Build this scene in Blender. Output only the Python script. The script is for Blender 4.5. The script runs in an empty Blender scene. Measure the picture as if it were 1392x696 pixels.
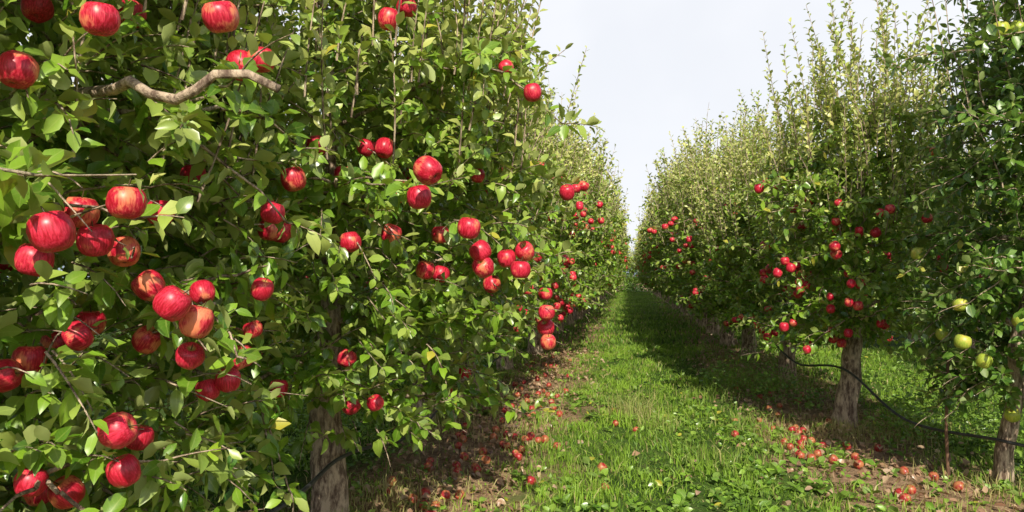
import bpy, math
import numpy as np
from mathutils import Vector

scn = bpy.context.scene
scn.view_settings.view_transform = 'Standard'
scn.view_settings.look = 'None'
scn.view_settings.exposure = 0

# ------------------------------------------------------------------ helpers
def nrm(v):
    v = np.asarray(v, float)
    return v / (np.linalg.norm(v, axis=-1, keepdims=True) + 1e-9)

def mesh_np(name, V, sizes, idx, mat, attrs=None, smooth=True, mats=None):
    me = bpy.data.meshes.new(name)
    V = np.asarray(V, np.float32)
    me.vertices.add(len(V)); me.vertices.foreach_set('co', V.ravel())
    me.loops.add(len(idx)); me.loops.foreach_set('vertex_index', np.asarray(idx, np.int32))
    starts = np.concatenate([[0], np.cumsum(sizes)[:-1]]).astype(np.int32)
    me.polygons.add(len(sizes)); me.polygons.foreach_set('loop_start', starts)
    me.update(calc_edges=True)
    if smooth:
        me.polygons.foreach_set('use_smooth', np.ones(len(sizes), bool))
    for k, a in (attrs or {}).items():
        at = me.attributes.new(k, 'FLOAT_COLOR', 'POINT')
        at.data.foreach_set('color', np.asarray(a, np.float32).ravel())
    me.materials.append(mat)
    me.update()
    return me

def obj(name, me, parent=None, loc=(0, 0, 0), rot=(0, 0, 0), sc=(1, 1, 1)):
    o = bpy.data.objects.new(name, me)
    scn.collection.objects.link(o)
    o.location = loc; o.rotation_euler = rot; o.scale = sc
    if parent: o.parent = parent
    return o

def snoise(x, y, s, seed):
    r = np.random.default_rng(seed); v = 0
    for k in range(7):
        a = r.uniform(0, 6.28); f = s * r.uniform(.5, 2.0); p = r.uniform(0, 6.28)
        v = v + np.sin((x * math.cos(a) + y * math.sin(a)) * f + p + 1.3 * np.sin((x * math.sin(a) - y * math.cos(a)) * f * .7 + p * 2))
    return v / 7 * 1.6

# ------------------------------------------------------------------ materials
def newmat(name):
    m = bpy.data.materials.new(name); m.use_nodes = True
    nt = m.node_tree; nt.nodes.clear()
    return m, nt, nt.nodes, nt.links

class G:
    def __init__(s, nt): s.nt = nt; s.n = nt.nodes; s.l = nt.links
    def setin(s, sock, v):
        if isinstance(v, bpy.types.NodeSocket): s.l.new(v, sock)
        else: sock.default_value = v
    def math(s, op, a, b=0.0, c=0.0, clamp=False):
        n = s.n.new('ShaderNodeMath'); n.operation = op; n.use_clamp = clamp
        s.setin(n.inputs[0], a); s.setin(n.inputs[1], b); s.setin(n.inputs[2], c)
        return n.outputs[0]
    def mix(s, f, a, b, mode='MIX'):
        n = s.n.new('ShaderNodeMix'); n.data_type = 'RGBA'; n.blend_type = mode; n.clamp_factor = True
        s.setin(n.inputs[0], f)
        s.setin(n.inputs[6], a if not isinstance(a, tuple) else (*a, 1))
        s.setin(n.inputs[7], b if not isinstance(b, tuple) else (*b, 1))
        return n.outputs[2]
    def ramp(s, v, lo, hi):
        n = s.n.new('ShaderNodeMapRange'); n.interpolation_type = 'SMOOTHSTEP'
        s.setin(n.inputs[0], v); n.inputs[1].default_value = lo; n.inputs[2].default_value = hi
        return n.outputs[0]
    def noise(s, vec, scale, detail=3, rough=.55):
        n = s.n.new('ShaderNodeTexNoise'); n.inputs['Scale'].default_value = scale
        n.inputs['Detail'].default_value = detail; n.inputs['Roughness'].default_value = rough
        if vec is not None: s.l.new(vec, n.inputs['Vector'])
        return n.outputs[0]

def leaf_material(name, dark, mid, pale, back, trans, veins=True):
    m, nt, N, L = newmat(name); g = G(nt)
    at = N.new('ShaderNodeAttribute'); at.attribute_name = 'leaf'
    sp = N.new('ShaderNodeSeparateColor'); L.new(at.outputs['Color'], sp.inputs[0])
    rnd, ac, s = sp.outputs; pl = at.outputs['Alpha']
    geo = N.new('ShaderNodeNewGeometry')
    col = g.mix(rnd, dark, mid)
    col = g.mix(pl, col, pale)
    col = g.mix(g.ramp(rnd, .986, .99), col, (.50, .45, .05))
    if veins:
        vein = g.math('SINE', g.math('ADD', g.math('MULTIPLY', s, 50.0), g.math('MULTIPLY', ac, -9.0)))
        vein = g.math('MULTIPLY', g.ramp(vein, .6, 1.0), .14)
        mid_r = g.math('MULTIPLY', g.math('SUBTRACT', 1.0, g.ramp(ac, .03, .12)), .5)
        col = g.mix(g.math('MAXIMUM', vein, mid_r), col, (.36, .46, .10))
    bk = g.mix(pl, back, g.mix(.6, back, pale))
    col2 = g.mix(geo.outputs['Backfacing'], col, bk)
    pb = N.new('ShaderNodeBsdfPrincipled'); L.new(col2, pb.inputs['Base Color'])
    rg = g.math('ADD', g.math('MULTIPLY', geo.outputs['Backfacing'], .28), g.math('ADD', .28, g.math('MULTIPLY', rnd, .16)))
    L.new(rg, pb.inputs['Roughness']); pb.inputs['Specular IOR Level'].default_value = .8
    tr = N.new('ShaderNodeBsdfTranslucent'); L.new(g.mix(.6, col, trans), tr.inputs['Color'])
    ms = N.new('ShaderNodeMixShader'); ms.inputs[0].default_value = .22
    L.new(pb.outputs[0], ms.inputs[1]); L.new(tr.outputs[0], ms.inputs[2])
    o = N.new('ShaderNodeOutputMaterial'); L.new(ms.outputs[0], o.inputs[0])
    return m

M_LEAF = leaf_material('apple_leaf', (.045, .15, .010), (.27, .46, .026), (.72, .69, .23), (.40, .48, .15), (.44, .62, .02))
M_LEAFG = leaf_material('apple_leaf_dark', (.03, .10, .012), (.13, .27, .025), (.40, .45, .10), (.22, .30, .09), (.24, .44, .02))
M_WEED = leaf_material('weed_leaf', (.06, .17, .016), (.25, .45, .035), (.42, .48, .12), (.22, .34, .07), (.3, .55, .03))
M_DRY = leaf_material('dry_leaf', (.22, .10, .06), (.48, .27, .15), (.60, .42, .27), (.40, .27, .17), (.3, .15, .05), veins=False)

def apple_material(name, red, pink, blush, amount, dots):
    m, nt, N, L = newmat(name); g = G(nt)
    at = N.new('ShaderNodeAttribute'); at.attribute_name = 'fruit'
    vec = at.outputs['Vector']; rnd = at.outputs['Alpha']
    off = N.new('ShaderNodeVectorMath'); off.operation = 'ADD'; L.new(vec, off.inputs[0])
    cb = N.new('ShaderNodeCombineXYZ'); L.new(g.math('MULTIPLY', rnd, 37.0), cb.inputs[0]); L.new(g.math('MULTIPLY', rnd, 91.0), cb.inputs[1])
    L.new(cb.outputs[0], off.inputs[1]); v2 = off.outputs[0]
    sc = N.new('ShaderNodeVectorMath'); sc.operation = 'MULTIPLY'; L.new(v2, sc.inputs[0]); sc.inputs[1].default_value = (7.5, 7.5, 1.1)
    streak = g.noise(sc.outputs[0], 1.3, 3)
    big = g.noise(v2, .9, 2)
    sx = N.new('ShaderNodeSeparateXYZ'); L.new(vec, sx.inputs[0])
    col = g.mix(g.ramp(g.math('ADD', g.math('MULTIPLY', streak, .65), g.math('MULTIPLY', big, .35)), .38, .62), red, pink)
    col = g.mix(g.math('MULTIPLY', g.math('FRACT', g.math('MULTIPLY', rnd, 13.7)), .35), col, red)
    amt = g.math('ADD', g.math('ADD', big, g.math('MULTIPLY', streak, .35)), g.math('MULTIPLY', g.math('FRACT', g.math('MULTIPLY', rnd, 7.3)), .2))
    col = g.mix(g.math('MULTIPLY', g.ramp(amt, amount, amount + .2), .75), col, blush)
    rad = g.math('SQRT', g.math('ADD', g.math('POWER', sx.outputs[0], 2.0), g.math('POWER', sx.outputs[1], 2.0)))
    cav = g.math('MULTIPLY', g.math('SUBTRACT', 1.0, g.ramp(rad, .10, .42)), g.ramp(sx.outputs[2], .3, .6))
    col = g.mix(g.math('MULTIPLY', cav, .85), col, (.42, .34, .08))
    cal = g.math('MULTIPLY', g.math('SUBTRACT', 1.0, g.ramp(rad, .08, .17)), g.math('SUBTRACT', 1.0, g.ramp(sx.outputs[2], -.8, -.6)))
    col = g.mix(cal, col, (.06, .045, .02))
    vo = N.new('ShaderNodeTexVoronoi'); vo.inputs['Scale'].default_value = 7.5; L.new(v2, vo.inputs['Vector'])
    d = g.math('MULTIPLY', g.math('SUBTRACT', 1.0, g.ramp(vo.outputs['Distance'], .05, .15)), dots)
    col = g.mix(d, col, (.85, .5, .35))
    col = g.mix(g.ramp(rnd, 1.4, 1.6), col, (.10, .07, .03))
    pb = N.new('ShaderNodeBsdfPrincipled'); L.new(col, pb.inputs['Base Color'])
    L.new(g.math('ADD', .28, g.math('MULTIPLY', big, .2)), pb.inputs['Roughness'])
    o = N.new('ShaderNodeOutputMaterial'); L.new(pb.outputs[0], o.inputs[0])
    return m
M_RED = apple_material('red_apple_skin', (.42, .005, .020), (.84, .045, .10), (.85, .32, .13), .805, .35)
M_OLD = apple_material('windfall_apple_skin', (.30, .012, .02), (.55, .06, .06), (.46, .22, .08), .70, .2)
M_GRN = apple_material('green_apple_skin', (.32, .42, .05), (.52, .56, .07), (.6, .48, .10), .75, .25)

def bark_material():
    m, nt, N, L = newmat('apple_bark'); g = G(nt)
    tc = N.new('ShaderNodeTexCoord')
    mp = N.new('ShaderNodeMapping'); mp.inputs['Scale'].default_value = (1, 1, .3); L.new(tc.outputs['Object'], mp.inputs[0])
    a = g.noise(mp.outputs[0], 28, 5, .7); b = g.noise(tc.outputs['Object'], 7, 3)
    col = g.mix(g.ramp(a, .38, .62), (.13, .08, .055), (.60, .46, .33))
    col = g.mix(g.math('MULTIPLY', g.ramp(b, .5, .7), .4), col, (.28, .26, .17))
    pb = N.new('ShaderNodeBsdfPrincipled'); L.new(col, pb.inputs['Base Color']); pb.inputs['Roughness'].default_value = .9
    bp = N.new('ShaderNodeBump'); bp.inputs['Strength'].default_value = .9; bp.inputs['Distance'].default_value = .02
    L.new(a, bp.inputs['Height']); L.new(bp.outputs[0], pb.inputs['Normal'])
    o = N.new('ShaderNodeOutputMaterial'); L.new(pb.outputs[0], o.inputs[0])
    return m
M_BARK = bark_material()

def simple(name, c1, c2, scale, rough=.6):
    m, nt, N, L = newmat(name); g = G(nt)
    tc = N.new('ShaderNodeTexCoord')
    col = g.mix(g.ramp(g.noise(tc.outputs['Object'], scale, 4), .35, .65), c1, c2)
    pb = N.new('ShaderNodeBsdfPrincipled'); L.new(col, pb.inputs['Base Color']); pb.inputs['Roughness'].default_value = rough
    o = N.new('ShaderNodeOutputMaterial'); L.new(pb.outputs[0], o.inputs[0])
    return m
M_HOSE = simple('irrigation_hose_plastic', (.03, .03, .032), (.07, .07, .075), 30, .45)
M_STAKE = simple('stake_wood', (.10, .05, .03), (.2, .11, .06), 20, .8)
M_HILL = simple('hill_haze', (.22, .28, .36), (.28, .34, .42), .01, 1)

def grass_material():
    m, nt, N, L = newmat('grass_blade'); g = G(nt)
    at = N.new('ShaderNodeAttribute'); at.attribute_name = 'blade'
    sp = N.new('ShaderNodeSeparateColor'); L.new(at.outputs['Color'], sp.inputs[0])
    col = g.mix(sp.outputs[0], (.045, .14, .013), (.28, .47, .042))
    col = g.mix(sp.outputs[1], col, (.56, .43, .22))
    col = g.mix(g.math('MULTIPLY', sp.outputs[2], .35), col, (.40, .53, .09))
    pb = N.new('ShaderNodeBsdfPrincipled'); L.new(col, pb.inputs['Base Color']); pb.inputs['Roughness'].default_value = .5
    pb.inputs['Specular IOR Level'].default_value = .35
    tr = N.new('ShaderNodeBsdfTranslucent'); L.new(col, tr.inputs['Color'])
    ms = N.new('ShaderNodeMixShader'); ms.inputs[0].default_value = .3
    L.new(pb.outputs[0], ms.inputs[1]); L.new(tr.outputs[0], ms.inputs[2])
    o = N.new('ShaderNodeOutputMaterial'); L.new(ms.outputs[0], o.inputs[0])
    return m
M_GRASS = grass_material()

# ------------------------------------------------------------------ leaf meshes
SS = np.array([0, .12, .34, .6, .83, 1.0])
WW = np.array([0, .05, .82, 1.0, .58, 0])
def leaves_mesh(name, P, D, L, pale, rg, mat, outw=None, wr=.24, fold=.45, curl=.4, rnd=None, upbias=1.0, lod=0):
    P = np.asarray(P, float); n = len(P); D = nrm(D); L = np.asarray(L, float)
    ref = np.tile([0, 0, upbias], (n, 1)) + rg.normal(0, .42, (n, 3))
    if outw is not None: ref += .45 * outw
    S = nrm(np.cross(D, ref)); Nn = nrm(np.cross(S, D))
    cu = rg.uniform(-.15, 1, n) * curl * 1.5
    fo = rg.uniform(.1, 1, n) * fold * 1.3
    w = L * wr * rg.uniform(.75, 1.2, n)
    tw = rg.normal(0, .35, n)
    r = rg.random(n) if rnd is None else rnd
    def ctr(s):
        return P + D * (L * s)[:, None] * (1 - .25 * np.abs(cu) * s)[:, None] - Nn * (cu * L * s * s)[:, None]
    if lod:
        nv = 4; V = np.zeros((n, 4, 3)); A = np.zeros((n, 4, 4))
        V[:, 0] = ctr(0.); V[:, 2] = ctr(1.); c = ctr(.5)
        for j, sg in ((1, 1), (3, -1)):
            V[:, j] = c + S * (sg * w)[:, None] * 1.15 + Nn * (fo * w)[:, None]; A[:, j, 1] = 1
        A[:, 2, 2] = 1; A[:, 1, 2] = A[:, 3, 2] = .5; A[:, 0, 1] = A[:, 2, 1] = .3
        faces = [[0, 1, 2], [0, 2, 3]]; a, b, c = V[0, 0], V[0, 1], V[0, 2]
    else:
        nv = 14; V = np.zeros((n, 14, 3)); A = np.zeros((n, 14, 4))
        V[:, 0] = ctr(SS[0]); V[:, 13] = ctr(SS[5]); A[:, 13, 2] = 1
        for k in range(1, 5):
            c = ctr(SS[k]); ws = w * WW[k]
            V[:, k] = c; A[:, k, 2] = SS[k]
            Sk = nrm(S + Nn * (tw * SS[k])[:, None])
            for j, sg in ((4 + k, 1), (8 + k, -1)):
                ripple = rg.normal(0, .055, n) * L * WW[k]
                V[:, j] = c + Sk * (sg * ws)[:, None] + Nn * (fo * ws + ripple)[:, None]
                A[:, j, 1] = 1; A[:, j, 2] = SS[k]
        f = [[0, 5, 1], [0, 1, 9]]; q = []
        for k in range(1, 4):
            q += [[k, 4 + k, 5 + k, k + 1], [k, k + 1, 9 + k, 8 + k]]
        faces = f + q + [[4, 8, 13], [4, 13, 12]]
        a, b, c = V[0, 2], V[0, 6], V[0, 7]
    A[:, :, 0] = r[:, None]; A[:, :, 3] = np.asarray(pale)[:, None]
    if np.dot(np.cross(b - a, c - a), Nn[0]) < 0: faces = [fc[::-1] for fc in faces]
    flat = np.array([i for fc in faces for i in fc]); sizes = np.array([len(fc) for fc in faces])
    idx = (flat[None, :] + (np.arange(n) * nv)[:, None]).ravel()
    return mesh_np(name, V.reshape(-1, 3), np.tile(sizes, n), idx, mat, {'leaf': A.reshape(-1, 4)})

# ------------------------------------------------------------------ tubes
class Tubes:
    def __init__(s): s.V = []; s.I = []; s.S = []; s.n = 0
    def add(s, pts, rad, sides, bump=0, rg=None):
        pts = np.asarray(pts, float); m = len(pts); rad = np.asarray(rad, float)
        T = nrm(np.gradient(pts, axis=0))
        ref = np.array([0, 0, 1.]) if abs(T[0][2]) < .8 else np.array([1., 0, 0])
        A = nrm(np.cross(T, ref)); B = np.cross(T, A)
        ph = np.arange(sides) / sides * 2 * np.pi
        R = rad[:, None] * np.ones((m, sides))
        if bump and rg is not None:
            R = R * (1 + bump * rg.normal(0, 1, (m, sides)) * .5 + bump * np.sin(3 * ph + np.linspace(0, 5, m)[:, None]))
        V = pts[:, None] + A[:, None] * (R * np.cos(ph))[..., None] + B[:, None] * (R * np.sin(ph))[..., None]
        i = np.arange(m - 1)[:, None] * sides; j = np.arange(sides)[None]; j2 = (j + 1) % sides
        q = np.stack([i + j, i + j2, i + sides + j2, i + sides + j], -1).reshape(-1, 4) + s.n
        s.V.append(V.reshape(-1, 3)); s.I.append(q.ravel()); s.S.append(np.full(len(q), 4))
        e = s.n + (m - 1) * sides
        s.I.append(np.arange(sides) + e); s.S.append(np.array([sides]))
        s.n += m * sides
    def mesh(s, name, mat): return mesh_np(name, np.concatenate(s.V), np.concatenate(s.S), np.concatenate(s.I), mat)

# ------------------------------------------------------------------ apples
PR = np.array([(.0, .60), (.10, .64), (.22, .79), (.42, .90), (.68, .85), (.90, .58), (1.0, .18), (.98, -.2), (.86, -.56), (.66, -.82), (.42, -.93), (.24, -.88), (.10, -.76), (0, -.73)])
def apples_mesh(name, F, R, rg, mat, sides=18, tilt=.45, lying=False):
    Vs = []; Is = []; Ss = []; As = []; n0 = 0
    K = len(PR)
    ph = np.arange(sides) / sides * 2 * np.pi
    for p, r in zip(F, R):
        rr = PR[:, 0][:, None] * (1 + .035 * np.cos(5 * ph)[None] * (PR[:, 1] < 0)[:, None] * 1.2)
        asym = 1 + .06 * rg.normal() * np.cos(ph + rg.uniform(0, 6))
        loc = np.stack([rr * np.cos(ph) * asym, rr * np.sin(ph) * asym, np.repeat(PR[:, 1][:, None], sides, 1) * rg.uniform(.88, 1.04) + 0 * ph], -1).reshape(-1, 3)
        st = []
        for z in (.6, .95, 1.3):
            for a in (0, 2.1, 4.2):
                st.append((.045 * math.cos(a) + (z - .6) * .25, .045 * math.sin(a), z))
        allv = np.concatenate([loc, np.array(st)])
        a = rg.uniform(0, 6.28); t = abs(rg.normal(0, tilt)) if not lying else rg.uniform(.3, 2.8)
        z = np.array([math.sin(t) * math.cos(a), math.sin(t) * math.sin(a), math.cos(t)])
        x = nrm(np.cross([-math.sin(a), math.cos(a), 0], z)); y = np.cross(z, x)
        W = allv[:, :1] * x + allv[:, 1:2] * y + allv[:, 2:] * z
        Vs.append(W * r + np.asarray(p))
        rd = rg.random(); Acol = np.concatenate([allv, np.full((len(allv), 1), rd)], 1); Acol[len(loc):, 3] = 2
        As.append(Acol)
        i = np.arange(K - 1)[:, None] * sides; j = np.arange(sides)[None]; j2 = (j + 1) % sides
        q = np.stack([i + j, i + sides + j, i + sides + j2, i + j2], -1).reshape(-1, 4)
        b = K * sides; q2 = []
        for h in range(2):
            for k in range(3): q2.append([b + h * 3 + k, b + h * 3 + (k + 1) % 3, b + h * 3 + 3 + (k + 1) % 3, b + h * 3 + 3 + k])
        q = np.concatenate([q, np.array(q2)]) + n0
        Is.append(q.ravel()); Ss.append(np.full(len(q), 4)); n0 += len(allv)
    return mesh_np(name, np.concatenate(Vs), np.concatenate(Ss), np.concatenate(Is), mat, {'fruit': np.concatenate(As)})

# ------------------------------------------------------------------ tree
def prof(h):
    return np.interp(h, [-.05, 0, .1, .3, .6, .8, .93, 1.0], [.3, .6, .9, 1, .90, .62, .30, .1])

def build_tree(key, seed, H=3.75, rx=1.1, ry=1.35, zb=.75, off=(0, 0), trunk_r=.108, nl=28, leafL=.096, nfruit=46,
               fr=.045, hero=None, leafmat=None, fruitmat=None, sides=14, face=(.6, -.8), nvert=290, dens=1.0, paleup=1.0, bare=None, lod=0, thin=.96, nfill=360, maxh=.95, palebase=0., zcut=None):
    rg = np.random.default_rng(seed)
    T = Tubes()
    P, D, Ls, PL, OW = [], [], [], [], []
    m = 30; zz = np.linspace(-.06, H * .88, m)
    wx = np.cumsum(rg.normal(0, .010, m)) + off[0] * np.clip(zz / H, 0, 1) ; wy = np.cumsum(rg.normal(0, .010, m)) + off[1] * np.clip(zz / H, 0, 1)
    wx -= wx[0]; wy -= wy[0]
    rad = trunk_r * np.interp(zz / H, [-.02, .03, .2, .35, .9], [1.3, 1.0, .8, .38, .1])
    tp = np.stack([wx, wy, zz], 1)
    T.add(tp, rad, 14, .09, rg)
    def tr_at(z): return np.array([np.interp(z, zz, wx), np.interp(z, zz, wy), z])
    cx, cy = off
    def env(z, az):
        h = (z - zb) / (H - zb); p = prof(h)
        return p * np.array([rx * math.cos(az), ry * math.sin(az)])
    def leaf(p, d, l, pale):
        P.append(p); D.append(d); Ls.append(l); PL.append(pale)
        OW.append([p[0] - cx, p[1] - cy, 0])
    def rosette(p, axis, n, scale=1.0, pale=0.):
        axis = nrm(axis); a0 = rg.uniform(0, 6.28)
        u = nrm(np.cross(axis, rg.normal(size=3))); v = np.cross(axis, u)
        for k in range(n):
            a = a0 + k * 2.4
            d = axis * rg.uniform(.1, .8) + (u * math.cos(a) + v * math.sin(a)) * 1.0 + np.array([0, 0, rg.uniform(-.25, .2)])
            leaf(p + rg.normal(0, .008, 3), d, leafL * scale * rg.uniform(.65, 1.2), pale)
    def shoot(p, d, length, nleaf, scale, pale, rad0=.004, grav=0., twig=True, taper=.8, open_=.9):
        d = nrm(d); bend = rg.normal(0, .12, 3); bend[2] -= grav
        s = np.linspace(0, 1, 5)[:, None]
        pts = p + d * length * s + bend * length * s * s
        if twig and not (lod and rad0 < .005): T.add(pts, np.linspace(rad0, rad0 * .4, 5), 3)
        ax = nrm(pts[-1] - pts[0])
        u = nrm(np.cross(ax, rg.normal(size=3))); v = np.cross(ax, u); a0 = rg.uniform(0, 6.28)
        for k in range(nleaf):
            f = (k + .7) / nleaf; c = p + d * length * f + bend * length * f * f
            a = a0 + k * 2.4
            sz = scale * (1.05 - .5 * max(0, f - .5) * 2 * taper) * rg.uniform(.8, 1.15)
            dd = ax * rg.uniform(.5, 1.0) + (u * math.cos(a) + v * math.sin(a)) * open_
            leaf(c, dd, leafL * sz, min(1, max(0, pale + rg.normal(0, .15))))
    spots = []
    for i in range(nl):
        f = (i + rg.uniform(0, .9)) / nl
        z0 = zb * .9 + .05 + f * (H * .78 - zb)
        az = i * 2.39996 + rg.normal(0, .25)
        z1 = z0 + rg.uniform(.05, .4) * (1 - .3 * f) - (.25 if f < .25 else 0)
        z1 = max(z1, zb + .05)
        e = env(z1, az) * rg.uniform(.75, 1.05)
        a = tr_at(z0); b = np.array([e[0] + cx * z1 / H, e[1] + cy * z1 / H, z1])
        mid = (a + b) / 2 + np.array([rg.normal(0, .06), rg.normal(0, .06), rg.uniform(.05, .2)])
        s = np.linspace(0, 1, 9)[:, None]
        pts = (1 - s) ** 2 * a + 2 * s * (1 - s) * mid + s * s * b
        pts[1:-1] += rg.normal(0, .014, (7, 3))
        T.add(pts, np.linspace(.022 * (1 - .5 * f), .006, 9), 6, .06, rg)
        Ld = np.linalg.norm(b - a)
        out = nrm(b - a)
        for k in range(int(12 * dens)):
            t = rg.uniform(.2, 1); pp = pts[int(t * 8)] + rg.normal(0, .01, 3)
            rosette(pp, out * .3 + rg.normal(0, .6, 3) + [0, 0, .3], rg.integers(4, 8), pale=.05 * f)
        ns = int((4 + Ld * 3) * dens)
        for k in range(ns):
            t = rg.uniform(.25, 1.0); p0 = pts[int(round(t * 8))]
            ang = rg.choice([-1, 1]) * rg.uniform(.5, 1.25)
            d = np.array([out[0] * math.cos(ang) - out[1] * math.sin(ang), out[0] * math.sin(ang) + out[1] * math.cos(ang), rg.uniform(-.45, .55)])
            ln = rg.uniform(.22, .48)
            gr = rg.uniform(0, .45)
            d = nrm(d); q = np.linspace(0, 1, 6)[:, None]
            bp = p0 + d * ln * q + np.array([0, 0, -gr]) * ln * q * q + rg.normal(0, .006, (6, 3))
            T.add(bp, np.linspace(.007, .003, 6), 4)
            for w in range(1, 6):
                rosette(bp[w], d * .3 + rg.normal(0, .6, 3), rg.integers(4, 8), pale=.1 * f)
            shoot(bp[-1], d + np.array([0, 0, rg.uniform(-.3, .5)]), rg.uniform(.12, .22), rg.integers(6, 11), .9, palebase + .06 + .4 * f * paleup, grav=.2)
            spots.append(bp[rg.integers(2, 6)]); spots.append(bp[-1])
    # upright water shoots
    for i in range(nvert):
        az = rg.uniform(0, 6.28); r = math.sqrt(rg.random()) * .95
        top = i % 5 < 2
        if top:
            h = np.interp(r, [0, .45, .7, .95], [.90, .80, .68, .52]) + rg.normal(0, .08)
        else:
            h = rg.uniform(.38, .82); r = prof(h) * rg.uniform(.8, 1.0)
        z = zb + h * (H - zb)
        p = np.array([rx * r * math.cos(az) + cx * z / H, ry * r * math.sin(az) + cy * z / H, z - .15])
        tilt = .04 + .18 * r * (1.0 if top else 1.1)
        d = np.array([math.cos(az) * tilt, math.sin(az) * tilt, 1]) + rg.normal(0, .06, 3)
        ln = rg.uniform(.4, 1.05) * (1 if top else .65)
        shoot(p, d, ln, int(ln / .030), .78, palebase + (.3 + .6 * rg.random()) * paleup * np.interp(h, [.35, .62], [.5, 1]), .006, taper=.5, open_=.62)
    for i in range(nfill):
        h = rg.uniform(0, .68); az = rg.uniform(0, 6.28); r = prof(h) * rg.uniform(.25, .93) ** .7; z = zb + h * (H - zb)
        p = np.array([rx * r * math.cos(az) + cx * z / H, ry * r * math.sin(az) + cy * z / H, z])
        d = np.array([math.cos(az), math.sin(az), rg.uniform(-.6, .9)])
        shoot(p, d, rg.uniform(.13, .26), rg.integers(8, 13), .95, palebase + .5 * max(0, h - .3) * paleup, grav=.25)
    # leafy spurs around the central leader
    for i in range(110):
        z = rg.uniform(zb, H * .75); az = rg.uniform(0, 6.28); b = tr_at(z)
        d = np.array([math.cos(az), math.sin(az), rg.uniform(-.3, .6)])
        shoot(b + d * rg.uniform(.05, .22), d, rg.uniform(.15, .3), rg.integers(8, 12), 1.0, palebase, grav=.3)
    F, R = [], []
    if hero is not None:
        for x, y, z, r in hero: F.append([x, y, z]); R.append(r)
    spots = np.array(spots); rg.shuffle(spots)
    cnt = 0
    fa = np.array([face[0], face[1]])
    for p in spots:
        if cnt >= nfruit: break
        h = (p[2] - zb) / (H - zb)
        if h > min(maxh, rg.triangular(.25, .5, .9)) or p[2] < zb + .05: continue
        q = np.array([(p[0] - cx) / rx, (p[1] - cy) / ry]); rr = np.linalg.norm(q)
        if rr < .7 * prof(h) or (q @ fa < .1 and rg.random() < .85): continue
        if hero is not None and np.min(np.linalg.norm(np.array(F) - p, axis=1)) < .16: continue
        k = rg.choice([1, 1, 2, 3, 4])
        for j in range(k):
            r = fr * rg.uniform(.8, 1.1)
            c = p + np.array([q[0], q[1], 0]) * .10 + np.array([0, 0, -r * 1.5]) + (rg.normal(0, 1, 3) * r * (1.1 if k > 1 else .2))
            if hero is not None and np.hypot(c[0] + t0[0], c[1] + t0[1]) < 1.75: continue
            if F and np.min(np.linalg.norm(np.array(F) - c, axis=1)) < r * 1.75: continue
            F.append(c); R.append(r); cnt += 1
    F = np.array(F); R = np.array(R)
    P = np.array(P); D = nrm(np.array(D)); Ls = np.array(Ls); PL = np.array(PL); OW = np.array(OW)
    keep = P[:, 2] > (zb - .02 if zcut is None else zcut) + rg.normal(0, .10, len(P))
    if lod:
        keep &= rg.random(len(P)) < .42; Ls = Ls * 1.4
    C = P + D * (Ls * .5)[:, None]
    if len(F):
        O = nrm(np.array([face[0], face[1], .12]))
        TF = [(c, r, thin, 1.0) for c, r in zip(F, R)]
        if bare:
            for pts, r0, r1 in bare:
                pts = np.array(pts)
                for a_, b_ in zip(pts[1:-1], pts[2:]):
                    TF += [(a_, .02, .95, 1), ((a_ + b_) / 2, .02, .95, 1)]
        for c, r, th, _ in TF:
            rel = C - c; dd = np.linalg.norm(rel, axis=1)
            a = rel @ O; perp = np.linalg.norm(rel - a[:, None] * O, axis=1)
            keep &= ~(dd < r + .025)
            keep &= ~((a > 0) & (a < .8) & (perp < r * .9 + .014) & (rg.random(len(P)) < th))
    P, D, Ls, PL, OW = P[keep], D[keep], Ls[keep], PL[keep], OW[keep]
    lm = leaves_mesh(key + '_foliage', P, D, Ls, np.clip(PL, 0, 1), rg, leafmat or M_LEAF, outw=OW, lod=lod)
    if bare:
        for pts, r0, r1 in bare:
            T.add(np.array(pts), np.linspace(r0, r1, len(pts)), 8, .12, rg)
    fm = apples_mesh(key + '_apples', F, R, rg, fruitmat or M_RED, sides=sides) if len(F) else None
    return T.mesh(key + '_wood', M_BARK), lm, fm

def place(name, t, loc, sc=(1, 1, 1), rz=0):
    e = obj(name, None, loc=loc, sc=sc, rot=(0, 0, rz)); e.empty_display_size = .3
    obj('trunk_and_limbs', t[0], e); obj('leaves', t[1], e)
    if t[2]: obj('apples', t[2], e)
    return e

# hero fruit in world coordinates (metres)
HA = [(-1.16,1.33,1.49,.043),(-1.36,1.65,1.56,.043),(-1.15,1.54,1.57,.043),(-1.33,1.66,1.49,.043),(-1.48,1.64,1.44,.043),(-1.76,1.95,1.64,.042),(-1.44,1.92,1.47,.043),(-1.37,1.93,1.37,.043),(-1.13,1.69,1.33,.043),(-1.12,1.78,1.28,.043),(-1.26,2.03,1.35,.037),(-1.24,2.03,1.06,.035),(-1.18,2.04,1.09,.037),(-1.21,1.6,1.03,.043),(-1.44,2.0,.92,.042),(-1.52,1.81,.81,.043),(-1.73,1.95,.76,.04),(-1.62,1.79,1.17,.043),(-1.62,1.7,1.14,.043),(-1.69,1.96,1.2,.04),
      (-1.59,1.98,1.26,.042),(-1.39,2.01,1.59,.04),(-1.41,1.5,1.88,.043),(-1.22,1.53,2.0,.043),(-.98,1.64,2.03,.043),(-1.15,2.04,2.03,.042),(-1.09,2.05,2.05,.042),(-1.7,1.88,2.18,.042),(-1.48,1.99,2.19,.042),(-1.42,2.0,1.21,.04),(-1.47,1.78,1.24,.04),(-1.19,1.86,1.18,.038),(-1.55,1.72,.86,.04),(-1.28,1.72,.90,.04)]
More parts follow.
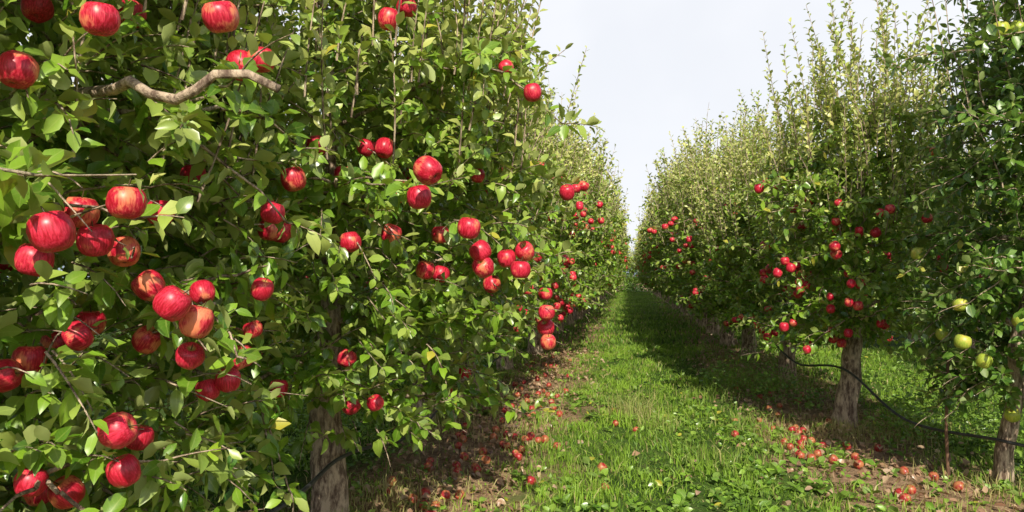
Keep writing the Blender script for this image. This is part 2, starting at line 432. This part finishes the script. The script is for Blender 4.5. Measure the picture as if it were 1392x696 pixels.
HB = [(-1.58,3.06,1.91,.049),(-1.3,2.71,1.78,.049),(-1.39,2.7,1.58,.049),(-1.69,2.65,1.79,.049),(-1.82,3.25,1.59,.049),(-1.33,3.6,2.06,.049),(-1.15,3.36,2.01,.049),(-.73,2.62,1.79,.051),(-.81,2.79,1.71,.049),(-1.07,3.37,1.8,.049),(-.66,3.0,1.6,.049),(-.65,3.2,1.51,.049),(-.64,3.21,1.44,.049),(-.62,3.72,1.49,.049),(-.51,3.46,1.43,.049),(-.52,3.73,1.53,.049),(-1.22,3.11,1.55,.049),(-1.12,3.37,1.6,.049),(-1.03,3.65,1.43,.049),(-.99,3.81,1.41,.049),(-1.45,3.59,1.92,.049),(-1.06,3.14,2.55,.049),(-1.05,3.38,2.69,.049),(-1.47,3.31,2.02,.049),(-1.4,3.59,.74,.049),(-1.43,3.59,.98,.049),(-.99,3.81,1.62,.049)]
HG = [(2.04,4.98,1.22,.045),(2.05,4.98,.99,.05),(2.41,5.04,1.12,.048),(2.45,5.25,.5,.048),(2.32,5.03,2.95,.055),(2.42,5.04,2.95,.055),(2.18,5.0,.87,.045)]
def rel(l, o): return [(x - o[0], y - o[1], z, r) for x, y, z, r in l]

t0 = t1o = (-2.12, 2.0)
bare = [([(x - t1o[0], y - t1o[1], z) for x, y, z in [(-1.75, 1.9, 1.8), (-1.5, 1.8, 1.90), (-1.33, 1.72, 1.885), (-1.25, 1.68, 1.895), (-1.18, 1.66, 1.855), (-1.10, 1.65, 1.835), (-1.04, 1.64, 1.855), (-.99, 1.64, 1.89), (-.91, 1.65, 1.89), (-.84, 1.67, 1.855)]], .016, .010)]
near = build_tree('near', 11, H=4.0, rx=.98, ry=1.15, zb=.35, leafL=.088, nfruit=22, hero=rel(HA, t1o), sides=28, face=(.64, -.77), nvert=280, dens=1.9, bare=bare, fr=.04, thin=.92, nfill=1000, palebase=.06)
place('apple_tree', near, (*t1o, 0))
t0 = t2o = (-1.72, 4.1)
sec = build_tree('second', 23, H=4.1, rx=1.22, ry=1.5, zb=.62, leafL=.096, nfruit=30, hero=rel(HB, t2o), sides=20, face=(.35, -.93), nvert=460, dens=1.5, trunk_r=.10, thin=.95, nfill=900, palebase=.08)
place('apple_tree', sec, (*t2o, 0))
t0 = go = (2.5, 5.5)
gtree = build_tree('green', 37, H=4.5, rx=.62, ry=.85, zb=.55, off=(.5, -.25), leafL=.092, nfruit=5, hero=rel(HG, go), leafmat=M_LEAFG, fruitmat=M_GRN, face=(-.6, -.8), trunk_r=.055, nvert=130, dens=1.2, paleup=.5, nfill=420, maxh=.3)
place('apple_tree', gtree, (*go, 0))
var = [build_tree('row%d' % i, 50 + i, H=3.6 + .12 * (i % 3), nfruit=[48, 42, 54, 44][i], rx=1.1 + .05 * (i % 2), ry=1.05) for i in range(4)]
lean = build_tree('lean', 61, H=3.8, nfruit=70, rx=.98, ry=1.0, off=(-.42, .1), nvert=300)
far = [build_tree('far%d' % i, 80 + i, H=3.7, nfruit=[26, 20, 24][i], sides=8, lod=1, ry=1.08) for i in range(3)]

rg = np.random.default_rng(5)
ys = [6.7, 8.4, 10.8, 13.2]; y = 15.6
while y < 62: ys.append(y); y += 2.5
for i, y in enumerate(ys):
    k = np.clip((y - 7) / 13, 0, 1); s = 1.06 + .24 * k
    x = -1.88 + .25 * k + rg.normal(0, .05)
    place('apple_tree', var[i % 4] if y < 14 else far[i % 3], (x, y, 0), (s * rg.uniform(.95, 1.05), s, s * rg.uniform(.94, 1.04)))
ys = [7.5, 10.1]; y = 12.7
while y < 62: ys.append(y); y += 2.6
for i, y in enumerate(ys):
    k = np.clip((y - 8) / 10, 0, 1); s = .95 + .33 * k
    x = 2.04 - .06 * k + rg.normal(0, .05)
    szz = np.interp(y, [7.5, 10, 12.5, 17.5, 25], [.98, .90, 1.03, 1.2, 1.26]) * (rg.uniform(.93, 1.05) if i > 1 else 1)
    place('apple_tree', lean if i == 0 else (var[(i * 3 + 2) % 4] if y < 16 else far[i % 3]), (x, y, 0), (-s * rg.uniform(.95, 1.05), s, szz))
for X, sg, y0 in ((-5.9, 1, 3.0), (6.2, -1, 4.2)):
    for i, y in enumerate(np.arange(y0, 28, 2.6)):
        s = 1.05
        place('apple_tree', far[(i + 1) % 3], (X + rg.normal(0, .06), y, 0), (sg * s, s, s))
for i, x in enumerate(np.arange(-4, 6, 2.2)):
    place('apple_tree', far[i % 3], (x, 66 + rg.uniform(-1, 1), 0), (1.2, 1.2, 1.0), rz=.3 * i)

# ------------------------------------------------------------------ ground
def gz(x, y):
    fade = np.exp(-np.hypot(x, y) / 60)
    return (.035 * snoise(x, y, 1.2, 3) + .015 * snoise(x, y, 4, 4)) * fade
n = 241
u = np.linspace(-1, 1, n); cx = np.sinh(u * 5.2) / math.sinh(5.2) * 900
X, Y = np.meshgrid(cx, cx + 6, indexing='xy'); Z = gz(X, Y)
V = np.stack([X, Y, Z], -1).reshape(-1, 3)
i = np.arange(n - 1)[:, None] * n; j = np.arange(n - 1)[None]
q = np.stack([i + j, i + j + 1, i + n + j + 1, i + n + j], -1).reshape(-1, 4)
def ground_material():
    m, nt, N, L = newmat('orchard_ground'); g = G(nt)
    tc = N.new('ShaderNodeTexCoord'); sx = N.new('ShaderNodeSeparateXYZ'); L.new(tc.outputs['Object'], sx.inputs[0])
    v = tc.outputs['Object']
    a = g.noise(v, 1.1, 4, .6); b = g.noise(v, 14, 4, .7); c = g.noise(v, 60, 2, .7)
    green = g.mix(g.ramp(a, .35, .65), (.035, .085, .013), (.10, .17, .03))
    green = g.mix(g.math('MULTIPLY', g.ramp(b, .45, .75), .5), green, (.17, .14, .07))
    soil = g.mix(g.ramp(b, .3, .7), (.22, .125, .08), (.54, .35, .22))
    x = sx.outputs[0]
    dl = g.math('ABSOLUTE', g.math('ADD', x, 1.3)); dr = g.math('ABSOLUTE', g.math('SUBTRACT', x, 1.9))
    dm = g.math('MINIMUM', dl, dr)
    s = g.math('SUBTRACT', 1.0, g.ramp(g.math('ADD', dm, g.math('MULTIPLY', g.math('SUBTRACT', a, .5), 1.8)), .45, .95))
    col = g.mix(g.math('MULTIPLY', s, .9), green, soil)
    col = g.mix(g.math('MULTIPLY', g.ramp(c, .4, .8), .35), col, (.03, .035, .015))
    pb = N.new('ShaderNodeBsdfPrincipled'); L.new(col, pb.inputs['Base Color']); pb.inputs['Roughness'].default_value = .95
    pb.inputs['Specular IOR Level'].default_value = .1
    bp = N.new('ShaderNodeBump'); bp.inputs['Strength'].default_value = .7; bp.inputs['Distance'].default_value = .03
    L.new(g.math('ADD', b, c), bp.inputs['Height']); L.new(bp.outputs[0], pb.inputs['Normal'])
    o = N.new('ShaderNodeOutputMaterial'); L.new(pb.outputs[0], o.inputs[0])
    return m
obj('ground', mesh_np('ground', V, np.full(len(q), 4), q.ravel(), ground_material()))

def strip(x, y):
    wob = .3 * snoise(y, x * 0, .9, 15)
    return np.exp(-((x + 1.25 + wob) / .55) ** 2) + np.exp(-((x - 1.85 + wob) / .6) ** 2)
def blades(x, y, ln, wd, rg, dry, rnd=None, lean=.45):
    n = len(x); az = rg.uniform(0, 6.28, n); le = np.abs(rg.normal(0, lean, n)); fa = rg.uniform(0, 6.28, n)
    B = np.stack([x, y, gz(x, y) - .004], 1)
    H = np.stack([np.cos(az) * le, np.sin(az) * le, np.ones(n)], 1)
    W = np.stack([np.cos(fa), np.sin(fa), 0 * fa], 1) * (wd / 2)[:, None]
    mid = B + H * (ln * .5)[:, None] * [.6, .6, 1]; tip = B + H * ln[:, None] * [1.5, 1.5, .92]
    V = np.stack([B - W, B + W, mid + W * .8, mid - W * .8, tip], 1)
    r = rg.random(n) if rnd is None else rnd
    A = np.zeros((n, 5, 4)); A[:, :, 0] = r[:, None]; A[:, :, 1] = dry[:, None]; A[:, 2:4, 2] = .5; A[:, 4, 2] = 1
    sizes = np.tile([4, 3], n); idx = (np.array([0, 1, 2, 3, 3, 2, 4])[None] + (np.arange(n) * 5)[:, None]).ravel()
    return V.reshape(-1, 3), sizes, idx, A.reshape(-1, 4)
gg = np.random.default_rng(77)
parts = []
def addb(x, y, ln, wd, dry, **k): parts.append(blades(x, y, ln, wd, gg, dry, **k))
N1 = 175000
y = gg.uniform(2.2, 15, N1); x = gg.uniform(-1, 1, N1); x = np.where(x < 0, x * np.minimum(.8 * y + 1, 4.5), x * np.minimum(.75 * y + 1, 8))
st = strip(x, y); pn = snoise(x, y, 2.2, 9); p2 = snoise(x, y, 7, 10)
keep = gg.random(N1) < np.clip(.85 + .4 * pn - .8 * st, .06, 1); x, y, st, pn, p2 = x[keep], y[keep], st[keep], pn[keep], p2[keep]
ln = gg.uniform(.03, .075, len(x)) * (1 + 1.1 * np.clip(p2, -.6, 1)); wd = gg.uniform(.004, .008, len(x)) * (1 + y / 10)
dry = np.clip((gg.random(len(x)) < .07 + .6 * np.clip(st, 0, 1)) * gg.uniform(.5, 1, len(x)), 0, 1)
addb(x, y, ln, wd, dry, rnd=np.clip(.5 + .55 * pn + .35 * p2 + gg.normal(0, .2, len(x)), 0, 1))
N2 = 45000
y = gg.uniform(14, 64, N2); x = gg.uniform(-3, 4, N2); st = strip(x, y); pn = snoise(x, y, 1.2, 9)
keep = gg.random(N2) < 1 - .6 * np.clip(st, 0, 1); x, y, pn = x[keep], y[keep], pn[keep]
addb(x, y, gg.uniform(.06, .13, len(x)), gg.uniform(.02, .04, len(x)), (gg.random(len(x)) < .08) * .7, rnd=np.clip(.4 + .4 * pn + gg.normal(0, .2, len(x)), 0, 1))
for (tx, ty, k, h, d, sp) in [(.03, 7.3, 260, .36, .5, .14), (.25, 6.8, 120, .22, .3, .12), (1.55, 9.6, 300, .3, .1, .3), (2.0, 7.2, 900, .13, .95, .32), (-1.2, 6.6, 400, .12, .9, .35), (2.5, 5.3, 300, .16, .7, .3), (.9, 8.8, 150, .2, .2, .2), (-1.5, 4.3, 400, .15, .8, .3), (-.6, 9, 120, .18, .2, .2), (.6, 5.6, 160, .2, .15, .2), (-.3, 5.2, 160, .18, .1, .25), (1.0, 7.2, 160, .2, .15, .25), (2.0, 10, 300, .2, .4, .25), (-1.8, 6.7, 250, .2, .4, .2)]:
    x = tx + gg.normal(0, sp, k); y = ty + gg.normal(0, sp, k)
    addb(x, y, gg.uniform(.4, 1, k) * h, gg.uniform(.004, .008, k), np.clip(d + gg.normal(0, .25, k), 0, 1), lean=.4)
off = 0; VV, SS_, II, AA = [], [], [], []
for v, s, i_, a in parts: VV.append(v); SS_.append(s); II.append(i_ + off); AA.append(a); off += len(v)
obj('grass', mesh_np('grass', np.concatenate(VV), np.concatenate(SS_), np.concatenate(II), M_GRASS, {'blade': np.concatenate(AA)}))

P, D, L_, PL = [], [], [], []
k = 7500
y = gg.uniform(2.5, 14, k); x = gg.uniform(-.55 * y - .5, .6 * y + .5)
pn = snoise(x, y, 1.5, 21); kp = gg.random(k) < np.clip(.5 + .6 * pn - .3 * strip(x, y), .05, 1)
for a, b in zip(x[kp], y[kp]):
    nl_ = gg.integers(4, 9); sz = gg.uniform(.025, .08); z = float(gz(np.array(a), np.array(b)))
    a0 = gg.uniform(0, 6)
    for q_ in range(nl_):
        an = a0 + q_ * 2.4
        P.append((a, b, z + gg.uniform(0, .04))); D.append((math.cos(an), math.sin(an), gg.uniform(.15, .9))); L_.append(sz * gg.uniform(.7, 1.2)); PL.append(gg.uniform(0, .3))
obj('weeds', leaves_mesh('weeds', P, D, L_, np.array(PL), gg, M_WEED, wr=.3, lod=0))
P, D, L_, PL = [], [], [], []
for (bx, by, r, h, k) in [(1.35, 9.4, .45, .5, 900), (1.7, 8.6, .35, .4, 500), (2.6, 6.9, .5, .4, 800), (3.1, 5.2, .5, .45, 700), (-2.1, 5.4, .5, .35, 500), (2.3, 12, .6, .5, 700), (-1.45, 3.1, .4, .3, 450), (-2.6, 6.5, .6, .5, 700), (3.2, 8, .6, .5, 700), (-2.5, 64, 2.5, 1.6, 700), (1, 64.5, 2.5, 1.5, 700), (4, 64, 2.5, 1.6, 700)]:
    for _ in range(k):
        a = gg.uniform(0, 6.28); rr = r * math.sqrt(gg.random()); zz_ = gg.random() * h * (1 - .6 * (rr / r) ** 2)
        P.append((bx + rr * math.cos(a), by + rr * math.sin(a), zz_)); D.append((math.cos(a) + gg.normal(0, .5), math.sin(a) + gg.normal(0, .5), gg.uniform(-.1, .9))); L_.append(gg.uniform(.03, .06) * (1 if by < 20 else 6)); PL.append(gg.uniform(0, .25))
obj('undergrowth', leaves_mesh('undergrowth', P, D, L_, np.array(PL), gg, M_WEED, wr=.25))
k = 3400; y = gg.uniform(3, 14, k); side = gg.random(k) < .55
x = np.where(side, -1.2 + gg.normal(0, .42, k), 1.8 + gg.normal(0, .45, k))
P = np.stack([x, y, gz(x, y) + .02 + gg.uniform(0, .03, k)], 1); an = gg.uniform(0, 6.28, k)
D = np.stack([np.cos(an), np.sin(an), gg.normal(0, .2, k)], 1)
obj('fallen_leaves', leaves_mesh('fallen_leaves', P, D, gg.uniform(.04, .08, k), gg.random(k), gg, M_DRY, curl=.6, fold=.6, wr=.3))
F = []
def wf(cx_, cy_, sx_, sy_, k):
    for _ in range(k):
        a = cx_ + gg.normal(0, sx_); b = cy_ + gg.normal(0, sy_)
        c = (a, b, float(gz(np.array(a), np.array(b))) + .028)
        if all((c[0] - f[0]) ** 2 + (c[1] - f[1]) ** 2 > .0042 for f in F): F.append(c)
wf(-1.1, 5.8, .2, .4, 30); wf(-1.1, 8.0, .22, .7, 30); wf(-1.25, 11, .25, .8, 18); wf(1.4, 6.7, .28, .45, 28); wf(1.6, 8.9, .25, .6, 14); wf(-.2, 6.4, .4, 1.2, 5); wf(-1.3, 4.6, .22, .35, 12); wf(1.65, 5.4, .3, .4, 6)
obj('fallen_apples', apples_mesh('fallen_apples', F, gg.uniform(.028, .037, len(F)), gg, M_OLD, sides=12, lying=True))

def hose(name, ctrl, r, mat=M_HOSE):
    c = np.array(ctrl, float); tt = np.linspace(0, len(c) - 1, (len(c) - 1) * 8 + 1)
    pts = []
    for q_ in tt:
        i1 = min(int(q_), len(c) - 2); f = q_ - i1
        p0, p1, p2_, p3 = c[max(i1 - 1, 0)], c[i1], c[i1 + 1], c[min(i1 + 2, len(c) - 1)]
        pts.append(.5 * (2 * p1 + (p2_ - p0) * f + (2 * p0 - 5 * p1 + 4 * p2_ - p3) * f * f + (3 * p1 - p0 - 3 * p2_ + p3) * f ** 3))
    T = Tubes(); T.add(pts, np.full(len(pts), r), 8); return obj(name, T.mesh(name, mat))
hose('irrigation_hose', [(-1.75, 1.0, .45), (-1.5, 2.9, .40), (-1.6, 4.0, .38), (-1.62, 5.4, .2), (-1.75, 6.7, .16), (-1.7, 8.3, .3), (-1.75, 10.8, .3)], .011)
hose('irrigation_hose', [(2.3, 3.0, .5), (2.6, 5.0, .30), (2.45, 5.4, .30), (2.2, 6.4, .24), (2.0, 7.38, .52), (1.9, 8.8, .4), (1.88, 10.0, .5)], .011)
T = Tubes(); T.add([(2.2, 5.6, -.05), (2.19, 5.6, .3), (2.21, 5.6, .85)], [.013, .012, .011], 7, .05, gg); obj('wooden_stake', T.mesh('wooden_stake', M_STAKE))

xs = np.linspace(-700, 700, 120); hh = 22 + 16 * snoise(xs, xs * 0, .012, 31) + 5 * snoise(xs, xs * 0, .05, 32)
V = np.concatenate([np.stack([xs, 0 * xs + 480, 0 * xs - 2], 1), np.stack([xs, 0 * xs + 620, np.maximum(hh, 6)], 1), np.stack([xs, 0 * xs + 800, 0 * xs - 2], 1)])
n = 120; q = []
for r_ in range(2):
    for i_ in range(n - 1): q.append([r_ * n + i_, r_ * n + i_ + 1, (r_ + 1) * n + i_ + 1, (r_ + 1) * n + i_])
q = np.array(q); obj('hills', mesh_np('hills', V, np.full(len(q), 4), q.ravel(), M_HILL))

# ------------------------------------------------------------------ light, sky
S = Vector((.20, -.86, .68)).normalized()
elev = math.asin(S.z); rot = math.atan2(S.x, S.y)
sl = bpy.data.lights.new('sun', 'SUN'); sl.energy = 5.0; sl.angle = math.radians(.53); sl.color = (1, .94, .79)
so = bpy.data.objects.new('sun', sl); scn.collection.objects.link(so); so.rotation_euler = S.to_track_quat('Z', 'Y').to_euler(); so.location = (10, -20, 20)
w = bpy.data.worlds.new('World'); scn.world = w; w.use_nodes = True
nt = w.node_tree; nt.nodes.clear(); g = G(nt)
sk = nt.nodes.new('ShaderNodeTexSky'); sk.sky_type = 'NISHITA'; sk.sun_disc = False; sk.sun_elevation = elev; sk.sun_rotation = rot; sk.dust_density = 2.0; sk.air_density = 1.0
tc = nt.nodes.new('ShaderNodeTexCoord'); sz = nt.nodes.new('ShaderNodeSeparateXYZ'); nt.links.new(tc.outputs['Generated'], sz.inputs[0])
cl = g.noise(tc.outputs['Generated'], 2.5, 4, .6)
haze = g.math('SUBTRACT', 1.0, g.ramp(sz.outputs[2], .36, .60))
fac = g.math('MULTIPLY', haze, g.math('ADD', .90, g.math('MULTIPLY', g.ramp(cl, .35, .65), .10)))
col = g.mix(fac, sk.outputs[0], (9.6, 9.8, 10.3))
bg = nt.nodes.new('ShaderNodeBackground'); nt.links.new(col, bg.inputs[0]); bg.inputs[1].default_value = .1
o = nt.nodes.new('ShaderNodeOutputWorld'); nt.links.new(bg.outputs[0], o.inputs[0])

cam = bpy.data.cameras.new('camera'); co = bpy.data.objects.new('camera', cam); scn.collection.objects.link(co)
co.location = (0, 0, 1.4); co.rotation_euler = (math.radians(91.55), 0, math.radians(9.04))
cam.sensor_width = 36; cam.lens = 25.86; cam.clip_end = 3000; cam.clip_start = .05
scn.camera = co
